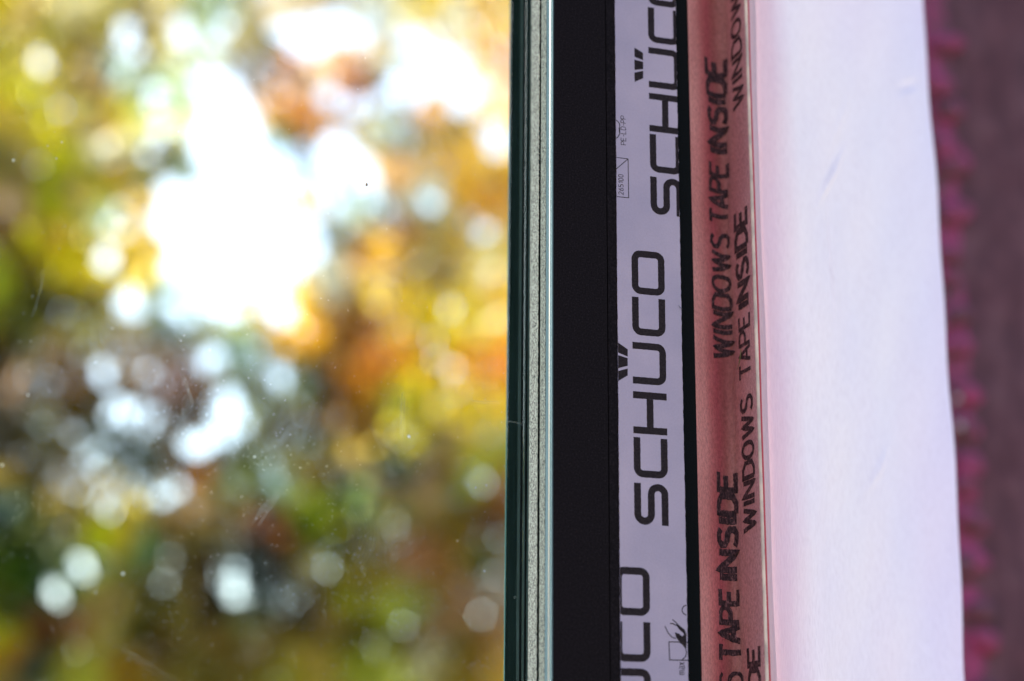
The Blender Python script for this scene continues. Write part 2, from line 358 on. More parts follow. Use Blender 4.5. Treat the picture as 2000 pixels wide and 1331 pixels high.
def surf(s, z, off=0.0):
    x = np.interp(s, SL, PC[:, 0]); y = np.interp(s, SL, PC[:, 1])
    d = 1e-4; tx = np.interp(s+d, SL, PC[:, 0])-np.interp(s-d, SL, PC[:, 0]); ty = np.interp(s+d, SL, PC[:, 1])-np.interp(s-d, SL, PC[:, 1])
    l = np.hypot(tx, ty)+1e-9; nx, ny = ty/l, -tx/l
    a = (s-S_RIDGE)
    w1 = np.clip(np.abs(a)/.02, 0, 1)
    amp = np.where(a < 0, .0007, .0009)*w1*(np.where(a < 0, np.clip((s)/.006, .25, 1), 1))
    wv = amp*(np.sin(z*41+s*90+1)*.6+np.sin(z*97-s*140+.4)*.35+np.sin(z*23+s*60+2)*.5)
    wv = wv + np.where(a > 0, .0004*w1*np.sin(s*190+2.2*np.sin(z*9)+.7), 0)
    for (c_px, c_py, ang, ln, am, wdt) in CREASES:
        cs, cz = s_of_px(c_px), on_y(c_px, c_py, .05).z; du, dv = s-cs, z-cz; a_ = du*math.cos(ang)+dv*math.sin(ang); b_ = -du*math.sin(ang)+dv*math.cos(ang)
        wv = wv + np.where(s > S_RIDGE, am*np.exp(-(b_/wdt)**2-(a_/ln)**2), 0)
    return np.stack([x+nx*(off+wv), y+ny*(off+wv), z], -1)
def sheet(name, s0, s1, ns, nz_, mat, off=0.0, parent=tape, edge=0.0, thick=0.0004):
    S = np.linspace(s0, s1, ns); Z = np.linspace(ZB-.02, ZT+.02, nz_); g_s, g_z = np.meshgrid(S, Z)
    if edge:
        e = np.interp(Z, np.linspace(Z[0], Z[-1], 400), rng.normal(0, edge, 400)); g_s[:, 0] += e
    v = surf(g_s, g_z, off).reshape(-1, 3); ff = [(j*ns+i, j*ns+i+1, (j+1)*ns+i+1, (j+1)*ns+i) for j in range(nz_-1) for i in range(ns-1)]
    o = meshobj(name, v.tolist(), ff, mat, parent, True)
    md = o.modifiers.new('thickness', 'SOLIDIFY'); md.thickness = thick; md.offset = 1 if False else -1
    return o
S1 = float(SL[-1]); S_RED = s_of_px(1481.2)
# fleece material: pink to dark red bands that run along the strip; carried by UV (s)
def uvs(o, cols):
    me = o.data; uv = me.uv_layers.new(name='strip')
    n = cols
    vi = np.zeros(len(me.loops), dtype=np.int32); me.loops.foreach_get('vertex_index', vi)
    u = (vi % n)/(n-1); zz = np.array([v.co.z for v in me.vertices])[vi]
    uv.data.foreach_set('uv', np.stack([u, zz], -1).astype(np.float32).ravel())
m = Mat('pink_fleece', (.4, .2, .25), .9); m.b.inputs['Specular IOR Level'].default_value = .15
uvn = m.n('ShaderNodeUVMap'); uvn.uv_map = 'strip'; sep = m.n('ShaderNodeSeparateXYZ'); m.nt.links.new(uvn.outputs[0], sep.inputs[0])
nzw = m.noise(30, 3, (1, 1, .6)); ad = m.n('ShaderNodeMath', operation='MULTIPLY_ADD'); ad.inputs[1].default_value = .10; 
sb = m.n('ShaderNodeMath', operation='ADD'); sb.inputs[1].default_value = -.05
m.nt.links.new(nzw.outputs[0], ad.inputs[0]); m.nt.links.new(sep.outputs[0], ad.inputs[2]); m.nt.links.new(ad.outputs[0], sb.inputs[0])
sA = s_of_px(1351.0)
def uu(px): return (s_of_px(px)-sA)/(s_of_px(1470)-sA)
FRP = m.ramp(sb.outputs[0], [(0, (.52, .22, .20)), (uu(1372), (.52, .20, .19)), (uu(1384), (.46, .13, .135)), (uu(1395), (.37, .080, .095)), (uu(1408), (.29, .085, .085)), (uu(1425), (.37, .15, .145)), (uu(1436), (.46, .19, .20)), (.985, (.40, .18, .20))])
nf = m.noise(1100, 4, (1, 1, .6), .75); rf = m.ramp(nf.outputs[0], [(.36, (.58, .56, .56)), (.60, (1.05, 1.05, 1.05))]); mx = m.n('ShaderNodeMixRGB', blend_type='MULTIPLY'); mx.inputs[0].default_value = .9
nl = m.noise(45, 3, (1, 1, .4)); rl = m.ramp(nl.outputs[0], [(.35, (.75, .62, .66)), (.62, (1.0, 1.0, 1.0))]); mx2 = m.n('ShaderNodeMixRGB', blend_type='MULTIPLY'); mx2.inputs[0].default_value = .8
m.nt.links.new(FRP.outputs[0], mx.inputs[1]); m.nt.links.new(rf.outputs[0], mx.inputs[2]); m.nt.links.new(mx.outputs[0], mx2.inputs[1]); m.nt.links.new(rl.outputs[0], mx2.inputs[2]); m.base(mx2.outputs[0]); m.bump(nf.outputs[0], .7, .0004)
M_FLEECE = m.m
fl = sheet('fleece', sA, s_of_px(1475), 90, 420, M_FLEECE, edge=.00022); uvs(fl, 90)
m = Mat('cream_selvedge', (.62, .50, .46), .85); nz = m.noise(260, 4, (1, 1, .4)); m.base(m.ramp(nz.outputs[0], [(.35, (.42, .29, .27)), (.65, (.70, .48, .42))]).outputs[0]); m.bump(nz.outputs[0], .5, .0003); M_CREAM = m.m
sheet('selvedge', s_of_px(1475)+1e-6, s_of_px(1480.2), 14, 420, M_CREAM, off=.0001)
m = Mat('red_thread', (.42, .008, .025), .6); M_RED = m.m
sheet('red_thread', s_of_px(1480.3), s_of_px(1483.0), 4, 420, M_RED, off=.0002)
# white membrane: fibrous, lets the sun through from behind
m = Mat('lilac_membrane', (.75, .7, .8), .5); m.b.inputs['Specular IOR Level'].default_value = .12; nz = m.noise(1100, 3, (1, 1, .25)); nb = m.noise(7, 2, (1, 1, .45))
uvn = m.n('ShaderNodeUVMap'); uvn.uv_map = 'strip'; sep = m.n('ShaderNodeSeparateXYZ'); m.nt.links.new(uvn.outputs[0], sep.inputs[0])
rp = m.ramp(sep.outputs[0], [(0, (.66, .40, .43)), (.07, (.46, .325, .40)), (.14, (.47, .345, .43)), (.27, (.535, .475, .56)), (.7, (.51, .465, .57)), (1, (.475, .435, .58))])  # pink lightened at the fold to offset the frame's shadow, darker beside it
rf = m.ramp(nz.outputs[0], [(.3, (.84, .82, .84)), (.6, (1, 1, 1)), (.68, (1, 1, 1)), (.74, (1.6, 1.6, 1.5))]); rb = m.ramp(nb.outputs[0], [(.4, (1.0, .89, .99)), (.6, (.98, 1, 1))])
mx = m.n('ShaderNodeMixRGB', blend_type='MULTIPLY'); mx.inputs[0].default_value = 1; mx2 = m.n('ShaderNodeMixRGB', blend_type='MULTIPLY'); mx2.inputs[0].default_value = 1
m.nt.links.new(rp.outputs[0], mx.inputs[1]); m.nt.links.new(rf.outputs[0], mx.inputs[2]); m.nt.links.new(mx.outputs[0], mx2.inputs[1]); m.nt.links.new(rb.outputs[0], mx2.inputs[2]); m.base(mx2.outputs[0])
m.bump(nz.outputs[0], .55, .0005)
tr = m.n('ShaderNodeBsdfTranslucent'); m.nt.links.new(mx2.outputs[0], tr.inputs[0]); mixs = m.n('ShaderNodeMixShader'); mixs.inputs[0].default_value = .055
outn = [n for n in m.nt.nodes if n.type == 'OUTPUT_MATERIAL'][0]; m.nt.links.new(m.b.outputs[0], mixs.inputs[1]); m.nt.links.new(tr.outputs[0], mixs.inputs[2]); m.nt.links.new(mixs.outputs[0], outn.inputs[0])
M_MEMB = m.m
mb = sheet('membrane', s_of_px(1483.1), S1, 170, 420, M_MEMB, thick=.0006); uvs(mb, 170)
for md in list(mb.modifiers): mb.modifiers.remove(md)

m = Mat('brown_black_ink', (.035, .02, .025), .9); m.b.inputs['Specular IOR Level'].default_value = .1; nz = m.noise(1300, 3, (1, 1, .6)); m.base(m.ramp(nz.outputs[0], [(.35, (.018, .010, .013)), (.58, (.06, .028, .034)), (.72, (.20, .08, .09))]).outputs[0]); M_PRINT = m.m
def tape_text(txt, pxL, pxR, yS, py0, py1, wid, name='printed_word'):
    """letters stand across the strip: top at pxL, baseline at pxR (mid-row pixels); reading upwards"""
    sL, sR = s_of_px(pxL), s_of_px(pxR); cap = sR-sL
    z0, z1 = on_y((pxL+pxR)/2, py0, yS).z, on_y((pxL+pxR)/2, py1, yS).z
    total = sum(ADV.get(c, .95) for c in txt)-.2; k_ = (z1-z0)/total; V, Fc = [], []; u = 0; q = 0
    for c in txt:
        for st in GL_[c]:
            v2, f2 = [], []; ribbon([((u+x)*k_, y*cap) for x, y in st], wid, v2, f2, .0006, ragged=.12); n = len(V); q += 1
            a = np.array(v2); P = surf(sR-a[:, 1], z0+a[:, 0], .00010+.000012*(q % 3)); V += P.tolist(); Fc += [tuple(i+n for i in f) for f in f2]
        u += ADV.get(c, .95)
    return meshobj(name, V, Fc, M_PRINT, tape)
# first row of words (in the valley)
tape_text('INSIDE', 1394, 1430, .019, 299, 116, .0025)
tape_text('TAPE', 1394, 1430, .019, 437, 320, .0019)
tape_text('WINDOWS', 1394, 1430, .019, 698, 458, .0018)
tape_text('INSIDE', 1394, 1430, .019, 1130, 922, .0026)
tape_text('TAPE', 1394, 1430, .019, 1290, 1150, .0022)
tape_text('WINDOWS', 1394, 1430, .019, 1560, 1312, .0015)
# second row (up the steep flank to the fold)
tape_text('WINDOWS', 1444, 1465, .009, 212, -40, .0017)
tape_text('INSIDE', 1444, 1465, .009, 600, 412, .0024)
tape_text('TAPE', 1444, 1465, .009, 740, 617, .0015)
tape_text('WINDOWS', 1444, 1465, .009, 1036, 775, .0018)
tape_text('INSIDE', 1444, 1465, .009, 1470, 1262, .0022)

# ------------------------------------------------------------------ small loose things
def tube(name, pts, r, mat, n=6):
    vv, ff = [], []
    for i, p in enumerate(pts):
        p = Vector(p); a = Vector(pts[max(0, i-1)]); b = Vector(pts[min(len(pts)-1, i+1)]); t = (b-a).normalized()
        e1 = t.cross(Vector((0, 1, .3))).normalized(); e2 = t.cross(e1)
        rr = r*(1 if 0 < i < len(pts)-1 else .4)
        for k in range(n): vv.append(p+(e1*math.cos(2*math.pi*k/n)+e2*math.sin(2*math.pi*k/n))*rr)
    for i in range(len(pts)-1):
        for k in range(n): ff.append((i*n+k, i*n+(k+1) % n, (i+1)*n+(k+1) % n, (i+1)*n+k))
    return meshobj(name, vv, ff, mat, None, True)
m = Mat('green_fibre', (.10, .12, .03), .7)
pts = [on_y(a, b, y) for a, b, y in ((1440, 722, .0125), (1444, 708, .0085), (1446.5, 692, .0065), (1447.5, 682, .006))]
tag(tube('plant_fibre', pts, .00018, m.m), 'short olive green plant fibre stuck on the printed pink fleece', 'fibre')
m2 = Mat('dark_hair', (.02, .015, .02), .7)
pts = [on_y(a, b, -.0006) for a, b in ((1325, 596), (1329, 602), (1333, 603), (1330, 606))]
tag(tube('lint_hair', pts, .00010, m2.m), 'tiny dark curled hair at the right edge of the printed film', 'hair')
m3 = Mat('seed_brown', (.16, .07, .03), .6)
pc = on_y(716, 361, YG-.0012); bm = bmesh.new(); bmesh.ops.create_icosphere(bm, subdivisions=2, radius=.0006)
for v in bm.verts: v.co = Vector((v.co.x*.8, v.co.y*.6, v.co.z*1.2))+pc
me = bpy.data.meshes.new('seed'); bm.to_mesh(me); bm.free(); me.materials.append(m3.m); sd_ = bpy.data.objects.new('seed', me); C.objects.link(sd_)
tag(sd_, 'tiny brown seed hanging on a thread against the bright upper pane', 'seed')
th = tube('thread', [on_y(717, 357, YG-.0012), on_y(719, 345, YG-.0011), on_y(721, 322, YG-.0010)], .00005, m3.m); th.parent = sd_

# dust specks and wiping marks on the near pane
m = Mat('pale_dust', (.75, .73, .66), .9); M_DUST = m.m
vv, ff = [], []
def speck(px, py, r, k=6):
    p = on_y(px, py, YG-.00012); n = len(vv); a0 = random.random()*6
    for i in range(k):
        a = a0+i*2*math.pi/k; rr = r*random.uniform(.6, 1.2); vv.append((p.x+rr*math.cos(a), p.y, p.z+rr*math.sin(a)))
    ff.append(tuple(range(n, n+k)))
for i in range(1500):
    py = 1380*random.random()**.55; px = random.uniform(-40, 985)
    speck(px, py, random.choice((.00006, .00007, .00009, .00012, .00016)))
for cx, cy, sx, sy, n in ((700, 1150, 110, 60, 260), (330, 1190, 50, 25, 60), (365, 800, 30, 40, 110), (495, 890, 25, 18, 30), (70, 990, 40, 25, 50), (690, 1060, 90, 60, 100), (930, 1300, 14, 7, 16), (60, 300, 60, 25, 10)):
    for i in range(n): speck(random.gauss(cx, sx), random.gauss(cy, sy), random.choice((.00007, .00009, .00014)))
for px, py, r in ((799, 853, .00055), (4, 909, .0005), (240, 1121, .0005), (55, 772, .0004), (946, 1116, .0003), (187, 1157, .0003), (93, 285, .0003), (110, 310, .0003), (26, 313, .0004), (121, 278, .0003), (497, 893, .0004)): speck(px, py, r, 8)
d = meshobj('dust', vv, ff, M_DUST); kind(d, 'stuff'); d['label'] = 'fine pale dust specks on the glass'
mk = bpy.data.materials.new('wipe_mark'); mk.use_nodes = True; k_ = mk.node_tree; b_ = k_.nodes['Principled BSDF']; b_.inputs['Base Color'].default_value = (.8, .8, .78, 1); b_.inputs['Roughness'].default_value = .9; b_.inputs['Alpha'].default_value = .2
V, Fc = [], []
def streak(pts, wpx, k=[0]):
    k[0] += 1; v2, f2 = [], []; P = [(on_y(a, b, YG).x, on_y(a, b, YG).z) for a, b in pts]; ribbon(P, wpx*.00018, v2, f2, .0012, ragged=.6); n = len(V)
    V.extend([(a, YG-.00005-.000002*(k[0] % 12), b) for a, b in v2]); Fc.extend([tuple(i+n for i in f) for f in f2])
for i in range(9):   # fingertip swirl
    r = 22+i*6.5; streak([(660+r*math.cos(R(a)), 1040+r*1.25*math.sin(R(a))) for a in range(-60+i*3, 60, 8)], .9)
for i in range(7): streak([(720+i*8, 830+i*6), (745+i*7, 880+i*5), (765+i*5, 935-i*3)], .8)
for i in range(6): streak([(490+i*3, 1025-i*6), (515+i*4, 1000-i*7), (540+i*3, 975-i*4)], .9)
streak([(505, 1027), (520, 1003), (541, 977)], 2.0)
streak([(785, 770), (783, 800), (784, 850)], 1.6); streak([(790, 775), (789, 815), (787, 856)], 1.2)
streak([(84, 534), (80, 562), (70, 600), (62, 620)], 1.0)
streak([(615, 780), (600, 830), (570, 915)], .9)
streak([(920, 783), (950, 785), (980, 784)], 1.2); streak([(930, 788), (975, 788)], .8)
streak([(600, 560), (593, 548), (600, 541), (608, 545)], 1.5)
for i in range(8): streak([(500+i*10, 890-i*3), (540+i*6, 865-i*4), (575+i*2, 825+i)], .8)
for i in range(7): streak([(220+i*15, 1262+i*11), (246+i*15, 1268+i*10), (262+i*14, 1280+i*8)], .7)
for i in range(5): streak([(350+i*3, 720+i*8), (370+i*2, 760+i*8), (355, 810+i*5)], .9)
streak([(985, 823), (1000, 824), (1022, 829)], 1.0)
streak([(770, 1210), (772, 1194), (776, 1194)], 1.0)
wm = meshobj('wipe_marks', V, Fc, mk); kind(wm, 'stuff'); wm['label'] = 'faint pale wiping marks and scratches on the glass'

# ------------------------------------------------------------------ reveal wall with magenta trim behind the membrane
m = Mat('mauve_plaster', (.11, .07, .085), .9); nz = m.noise(60, 4, (1, 1, .6)); nb = m.noise(12, 3)
rp = m.ramp(nz.outputs[0], [(.32, (.038, .0115, .019)), (.5, (.053, .0175, .027)), (.68, (.076, .030, .041))]); mx = m.n('ShaderNodeMixRGB', blend_type='MULTIPLY'); mx.inputs[0].default_value = .7
rb = m.ramp(nb.outputs[0], [(.35, (.8, .55, .6)), (.65, (1, 1, 1))]); m.nt.links.new(rp.outputs[0], mx.inputs[1]); m.nt.links.new(rb.outputs[0], mx.inputs[2]); m.base(mx.outputs[0]); m.bump(nz.outputs[0], .6, .004); M_WALL = m.m
YW = .50
xa = on_y(1790, MID, YW).x; xb_ = on_y(1992, 0, YW).x
wl = box('reveal_wall', xa, xa+.5, YW, YW+.25, M_WALL, None, .003, z0=0, z1=2.6); tag(wl, 'dark mauve brown rough wall beyond the white membrane', 'wall')
m = Mat('magenta_yarn', (.34, .035, .13), .8); nz = m.noise(70, 3, (1, 1, .8)); m.base(m.ramp(nz.outputs[0], [(.38, (.052, .015, .026)), (.5, (.095, .012, .036)), (.62, (.150, .014, .058))]).outputs[0]); M_MAG = m.m
bm = bmesh.new(); xt_ = on_y(1882, MID, YW-.012).x
z = 1.40
while z < 2.0:
    for dx, rx in ((random.uniform(-.006, .006), random.uniform(.009, .016)), (-.026, .015)):
        mt = Matrix.Translation((xt_+dx+random.uniform(-.003, .006), YW-.005, z+random.uniform(-.006, .006))) @ Matrix.Rotation(random.uniform(-.5, .5), 4, 'Y') @ Matrix.Diagonal((rx, .006, random.uniform(.007, .012), 1))
        bmesh.ops.create_icosphere(bm, subdivisions=2, radius=1, matrix=mt)
    z += random.uniform(.021, .034)
bmesh.ops.create_cone(bm, segments=12, radius1=.012, radius2=.012, depth=.75, cap_ends=True, matrix=Matrix.Translation((xt_-.006, YW+.001, 1.65)) @ Matrix.Diagonal((1.5, .3, 1, 1)))
me = bpy.data.meshes.new('looped_trim'); bm.to_mesh(me); bm.free(); me.materials.append(M_MAG)
tr_ = bpy.data.objects.new('looped_trim', me); C.objects.link(tr_); tag(tr_, 'magenta pink looped trim running down the mauve wall beside the white membrane', 'trim')
m = Mat('grey_plastic', (.30, .28, .30), .6)
for i, (px, py, r) in enumerate(((1875, 832, .0026), (1870, 778, .0024))):
    p = on_y(px, py, YW-.02); bm = bmesh.new(); bmesh.ops.create_icosphere(bm, subdivisions=2, radius=1, matrix=Matrix.Translation(p) @ Matrix.Rotation(.6*(i > 1), 4, 'Y') @ Matrix.Diagonal((r, r*.6, r*(2.2 if i > 1 else 1.2), 1)))
    me = bpy.data.meshes.new('foam_crumb'); bm.to_mesh(me); bm.free(); me.materials.append(m.m); o = bpy.data.objects.new('foam_crumb', me); C.objects.link(o)
    tag(o, ['lower of two small grey foam crumbs on the magenta trim', 'upper of two small grey foam crumbs on the magenta trim'][i], 'foam crumb', 'grey foam crumbs on the wall')

# ------------------------------------------------------------------ trees beyond the pane
COL = """5,10,580,492,4;45,30,779,657,402;85,60,468,439,27;150,20,830,774,540;190,50,556,484,102;300,40,255,203,76;420,30,196,256,118;490,90,373,293,114;530,30,450,364,209;740,40,279,303,288;800,30,533,467,179;835,10,516,388,20;900,40,526,534,401;945,30,567,360,43;980,40,594,500,156;20,110,589,539,98
75,115,926,836,482;120,110,543,464,22;165,90,247,182,65;170,130,454,362,194;225,140,416,606,714;280,110,174,146,42;400,100,256,282,193;510,80,268,239,70;530,90,139,120,30;490,120,260,248,227;560,120,537,235,78;600,150,559,415,264;700,150,390,149,37;720,145,137,89,30;740,110,289,236,158;770,140,231,256,116
950,130,557,383,279;935,100,503,283,42;980,80,538,271,25;50,190,930,930,32;30,220,826,658,114;85,230,930,877,22;120,215,685,564,231;170,200,383,417,174;190,170,795,492,211;240,220,930,908,33;265,260,830,802,430;215,240,743,444,56;210,290,637,693,738;300,190,253,368,248;320,300,117,109,61;355,330,89,120,67
545,265,35,104,50;550,200,478,250,63;570,225,676,300,53;500,130,166,163,185;770,250,246,280,155;800,270,104,104,36;830,220,402,214,60;880,250,259,189,45;930,330,714,458,24;880,320,542,317,25;20,300,188,187,96;40,290,930,768,318;110,310,930,930,32;60,340,270,214,40;110,370,307,451,12;190,340,334,331,63
140,380,444,307,201;230,340,752,466,22;200,370,930,857,40;270,340,432,438,227;30,400,846,624,408;570,400,325,155,42;620,400,331,269,122;780,345,802,468,178;740,400,260,330,286;700,400,137,186,120;840,390,556,715,553;900,370,927,546,40;960,400,930,554,32;980,350,788,507,30;890,440,644,508,102;20,450,271,143,88
65,470,930,930,4;40,520,236,139,31;100,460,641,417,46;150,500,930,819,5;130,520,930,817,11;155,540,930,788,65;250,480,930,701,107;215,420,545,786,760;260,410,930,678,259;110,400,828,887,17;10,540,776,860,72;60,560,184,170,43;690,470,104,58,15;640,480,219,256,212;660,450,104,137,114;740,500,728,448,42
755,560,930,739,86;710,500,540,296,80;830,500,491,419,122;860,540,333,270,94;790,450,483,261,91;900,480,725,534,78;940,470,930,919,472;950,540,930,930,573;970,560,930,676,17;50,620,155,170,38;120,600,76,63,8;180,600,59,53,16;160,650,107,102,14;60,680,41,48,8;330,640,39,53,19;340,590,104,155,98
600,600,567,370,47;610,640,613,321,4;570,680,500,262,13;650,560,241,268,230;680,600,193,119,44;690,650,248,116,23;730,640,243,104,39;820,620,930,777,8;860,600,930,767,8;780,660,930,682,34;850,650,930,922,77;900,600,930,831,34;950,640,930,919,301;980,660,930,593,18;720,700,861,431,96;660,700,118,61,7
850,700,930,820,94;880,720,930,638,85;940,700,930,538,7;980,720,930,447,4;800,680,930,541,21;20,720,136,74,19;10,750,411,217,82;60,770,93,51,15;100,690,155,82,6;130,740,135,68,9;60,840,83,66,4;85,830,77,115,4;30,900,118,76,13;110,830,120,72,14;230,700,104,64,6;290,720,287,177,81
340,760,166,63,18;360,800,92,50,13;330,740,131,43,12;480,690,76,128,58;560,700,43,89,42;600,740,27,49,6;620,770,50,83,10;520,790,125,141,33;560,840,88,59,5;600,860,35,43,4;640,800,203,96,10;670,740,598,280,38;730,730,930,476,56;780,780,623,730,66;790,840,657,580,33;750,860,159,121,14
840,770,930,844,8;880,790,930,813,13;930,780,930,765,20;970,780,930,781,33;970,850,556,524,103;720,830,487,269,43;880,850,373,275,155;920,840,930,729,37;30,960,25,23,5;60,1000,52,56,14;20,1000,45,89,79;90,930,87,67,18;130,940,292,186,62;195,990,712,478,108;90,860,202,172,18;210,870,53,76,30
270,900,27,43,15;390,930,158,60,7;440,940,53,68,15;540,945,27,53,30;500,900,43,53,9;600,920,57,39,4;650,930,40,27,4;620,1000,139,175,7;700,920,89,68,36;760,910,25,49,22;780,930,17,51,49;760,960,218,106,44;700,970,96,182,59;720,1000,347,426,110;840,960,930,629,334;860,920,265,144,24
900,960,402,428,38;935,935,930,930,41;950,1010,340,150,44;970,960,626,237,37;800,1010,632,555,210;180,1040,930,892,8;215,1045,930,930,4;240,1050,930,526,44;150,1030,427,300,108;280,1070,179,380,179;40,1060,50,67,5;50,1110,81,183,5;100,1080,269,306,159;110,1160,104,278,143;165,1105,512,663,198;330,1020,118,72,25
380,1000,112,70,26;400,1060,92,78,25;350,1060,52,41,5;400,1100,58,32,7;330,1100,164,128,51;520,1030,120,37,15;560,1030,67,28,15;600,1020,202,285,11;560,1070,177,68,27;610,1105,930,709,138;540,1130,35,18,5;500,1100,47,57,45;460,1120,43,89,70;510,1160,23,69,41;640,1060,178,206,12;700,1060,300,211,35
760,1010,930,829,243;800,1060,590,319,151;820,1090,930,512,321;860,1100,683,397,109;900,1050,496,356,56;940,1090,268,294,39;980,1100,537,397,201;720,1120,517,378,56;700,1170,299,173,16;20,1200,59,102,16;10,1240,930,930,59;30,1270,909,449,44;60,1300,79,148,138;80,1220,327,96,44;100,1250,97,44,31;150,1230,707,285,76
150,1280,930,930,196;160,1320,930,930,156;210,1180,930,682,228;210,1240,930,772,264;240,1300,639,353,26;260,1230,153,146,16;300,1150,177,138,33;300,1250,220,125,30;350,1200,338,259,51;400,1180,66,34,14;430,1250,557,357,78;400,1300,449,352,71;480,1220,536,471,149;470,1170,60,99,86;520,1270,519,324,48;580,1200,111,61,10
600,1290,930,663,130;560,1310,788,750,119;650,1200,577,342,102;620,1160,270,156,35;680,1180,888,930,54;700,1230,97,51,25;740,1180,824,821,60;780,1200,801,930,42;820,1190,523,533,60;720,1280,503,529,46;760,1310,728,772,150;800,1250,265,154,59;850,1220,577,339,201;900,1180,679,407,226;940,1200,704,422,179;850,1280,930,930,782
900,1260,324,241,50;950,1280,714,451,56;970,1320,930,675,97;900,1320,499,372,27;960,1170,576,440,317"""
pts = np.array([[float(v) for v in t.split(',')] for ln in COL.split('\n') for t in ln.split(';')])
pl = pts[:, 2:]/1000.0     # leaf base colours, linear, in thousandths; light and shade of the view fitted in
# gaps in the foliage: wide ones (open sky) and small ones (each shows as one soft disc); x, y, radius
HOLES = """430,185,42;400,160,25;450,250,55;500,300,38;420,310,40;390,270,22;600,75,40;650,55,40;700,70,26;560,60,16;800,80,28;850,70,22;870,140,45;800,170,42;830,110,30;740,200,22;690,210,26;640,190,16;655,275,16;660,300,40;700,330,34;610,340,38;560,330,40;590,300,20;900,200,30;930,180,20;960,255,26;970,285,18;760,180,20;780,130,8;900,110,12
350,400,36;330,440,30;400,400,44;470,380,46;540,380,34;600,440,26;380,470,46;450,450,50;520,460,48;570,500,36;350,520,30;400,545,38;470,540,38;530,550,30;410,590,22;560,545,20;330,370,18;300,430,10;620,470,8;650,400,18;690,350,24;725,355,20;640,380,16;490,330,36;450,350,40;500,210,7;540,60,8
245,60,13;265,100,9;240,85,8;355,55,15;355,75,9;420,75,12;440,50,12;300,180,11;300,210,8;75,115,8;85,130,7;205,500,15;210,515,11;215,440,7;245,450,7;250,590,17;262,605,12;340,600,12;360,620,10;440,610,13;470,610,10;530,600,15;550,620,13;560,600,11;320,590,6;830,390,9;845,400,8;745,410,10;720,390,8;640,480,11;610,500,12;235,410,6;950,450,7;770,250,7;290,300,9;310,260,8
200,722,11;203,740,7;232,795,14;245,815,9;270,800,7;290,830,8;300,812,5;215,812,5;410,695,10;402,710,8;430,700,6;445,775,14;455,800,14;470,830,10;430,820,13;440,850,13;385,870,16;370,865,9;408,862,9;545,735,10;548,750,6;500,680,5;180,885,8;170,900,6;190,920,6;270,950,8;250,930,7;240,960,6;300,965,11;320,970,8;285,945,5;205,970,5;150,960,4;195,985,6;215,1000,4;165,1105,8;160,1120,5;110,1160,4.5;210,1175,5;215,1185,5;460,1115,6;462,1140,7;455,1160,4;540,945,4;610,1105,3.5;150,1275,4;150,1300,3;790,850,5;935,935,3;850,1275,5;860,1290,4;785,790,4;120,1015,4;125,985,3.5;850,665,6;850,700,6;880,720,5;755,530,6;745,570,6;930,1070,3;330,1115,4;500,790,3;620,480,9;960,1120,3;290,725,6;310,745,4;590,640,4;940,460,6;960,530,6;880,600,4;820,620,3;110,1150,6;118,1172,5;152,1098,8;172,1118,7;470,1100,4;450,1138,4;465,1165,3.5;345,955,7;225,985,6;260,1020,5;125,1045,5;215,1165,6;205,1195,6;540,925,3.5;545,960,3;145,850,5;320,1135,5;640,1110,3.5;600,1095,3.5;870,1255,6;845,1300,5;920,920,4;945,945,4;940,1200,4;120,215,4;60,190,3;85,230,3"""
holes = np.array([[float(v) for v in t.split(',')] for ln in HOLES.split('\n') for t in ln.split(';')])
holes[:, 2] = np.where(holes[:, 2] < 19, holes[:, 2]*np.where(holes[:, 1] > 640, .95, .88), holes[:, 2]-6-5*((holes[:, 0] > 640) & (holes[:, 1] < 360)))
LEAFK = 1.0
def colour_at(px, py):
    out = np.zeros((len(px), 3))
    for i in range(0, len(px), 4000):
        d2 = (px[i:i+4000, None]-pts[None, :, 0])**2+(py[i:i+4000, None]-pts[None, :, 1])**2
        wgt = 1/(d2+450)**2.2; wgt /= wgt.sum(1, keepdims=True); out[i:i+4000] = wgt @ pl
    return out
fw = np.array(fwd); rt = np.array(right); upv = np.array(up); cm = np.array(CAM)
def project(P):
    d = P-cm; z = d@fw; return 1000+F*(d@rt)/z, 665.5-F*(d@upv)/z
def leaf_mat(name):
    m = Mat(name, (.3, .3, .1), .55); at = m.n('ShaderNodeAttribute'); at.attribute_name = 'leaf_colour'; m.base(at.outputs['Color']); m.b.inputs['Specular IOR Level'].default_value = .3
    tr = m.n('ShaderNodeBsdfTranslucent'); m.nt.links.new(at.outputs['Color'], tr.inputs[0]); mixs = m.n('ShaderNodeMixShader'); mixs.inputs[0].default_value = .8
    outn = [n for n in m.nt.nodes if n.type == 'OUTPUT_MATERIAL'][0]; m.nt.links.new(m.b.outputs[0], mixs.inputs[1]); m.nt.links.new(tr.outputs[0], mixs.inputs[2]); m.nt.links.new(mixs.outputs[0], outn.inputs[0]); return m.m
M_LEAF = leaf_mat('autumn_leaf'); M_LEAF.node_tree.nodes['Principled BSDF'].inputs['Specular IOR Level'].default_value = 0.0
m = Mat('bark', (.07, .05, .035), .9); nz = m.noise(20, 4, (1, 1, .2)); m.base(m.ramp(nz.outputs[0], [(.3, (.035, .026, .02)), (.7, (.10, .08, .055))]).outputs[0]); m.bump(nz.outputs[0], .6, .02); M_BARK = m.m
MX0, MX1, MY0, MY1 = -160, 1120, -160, 1460
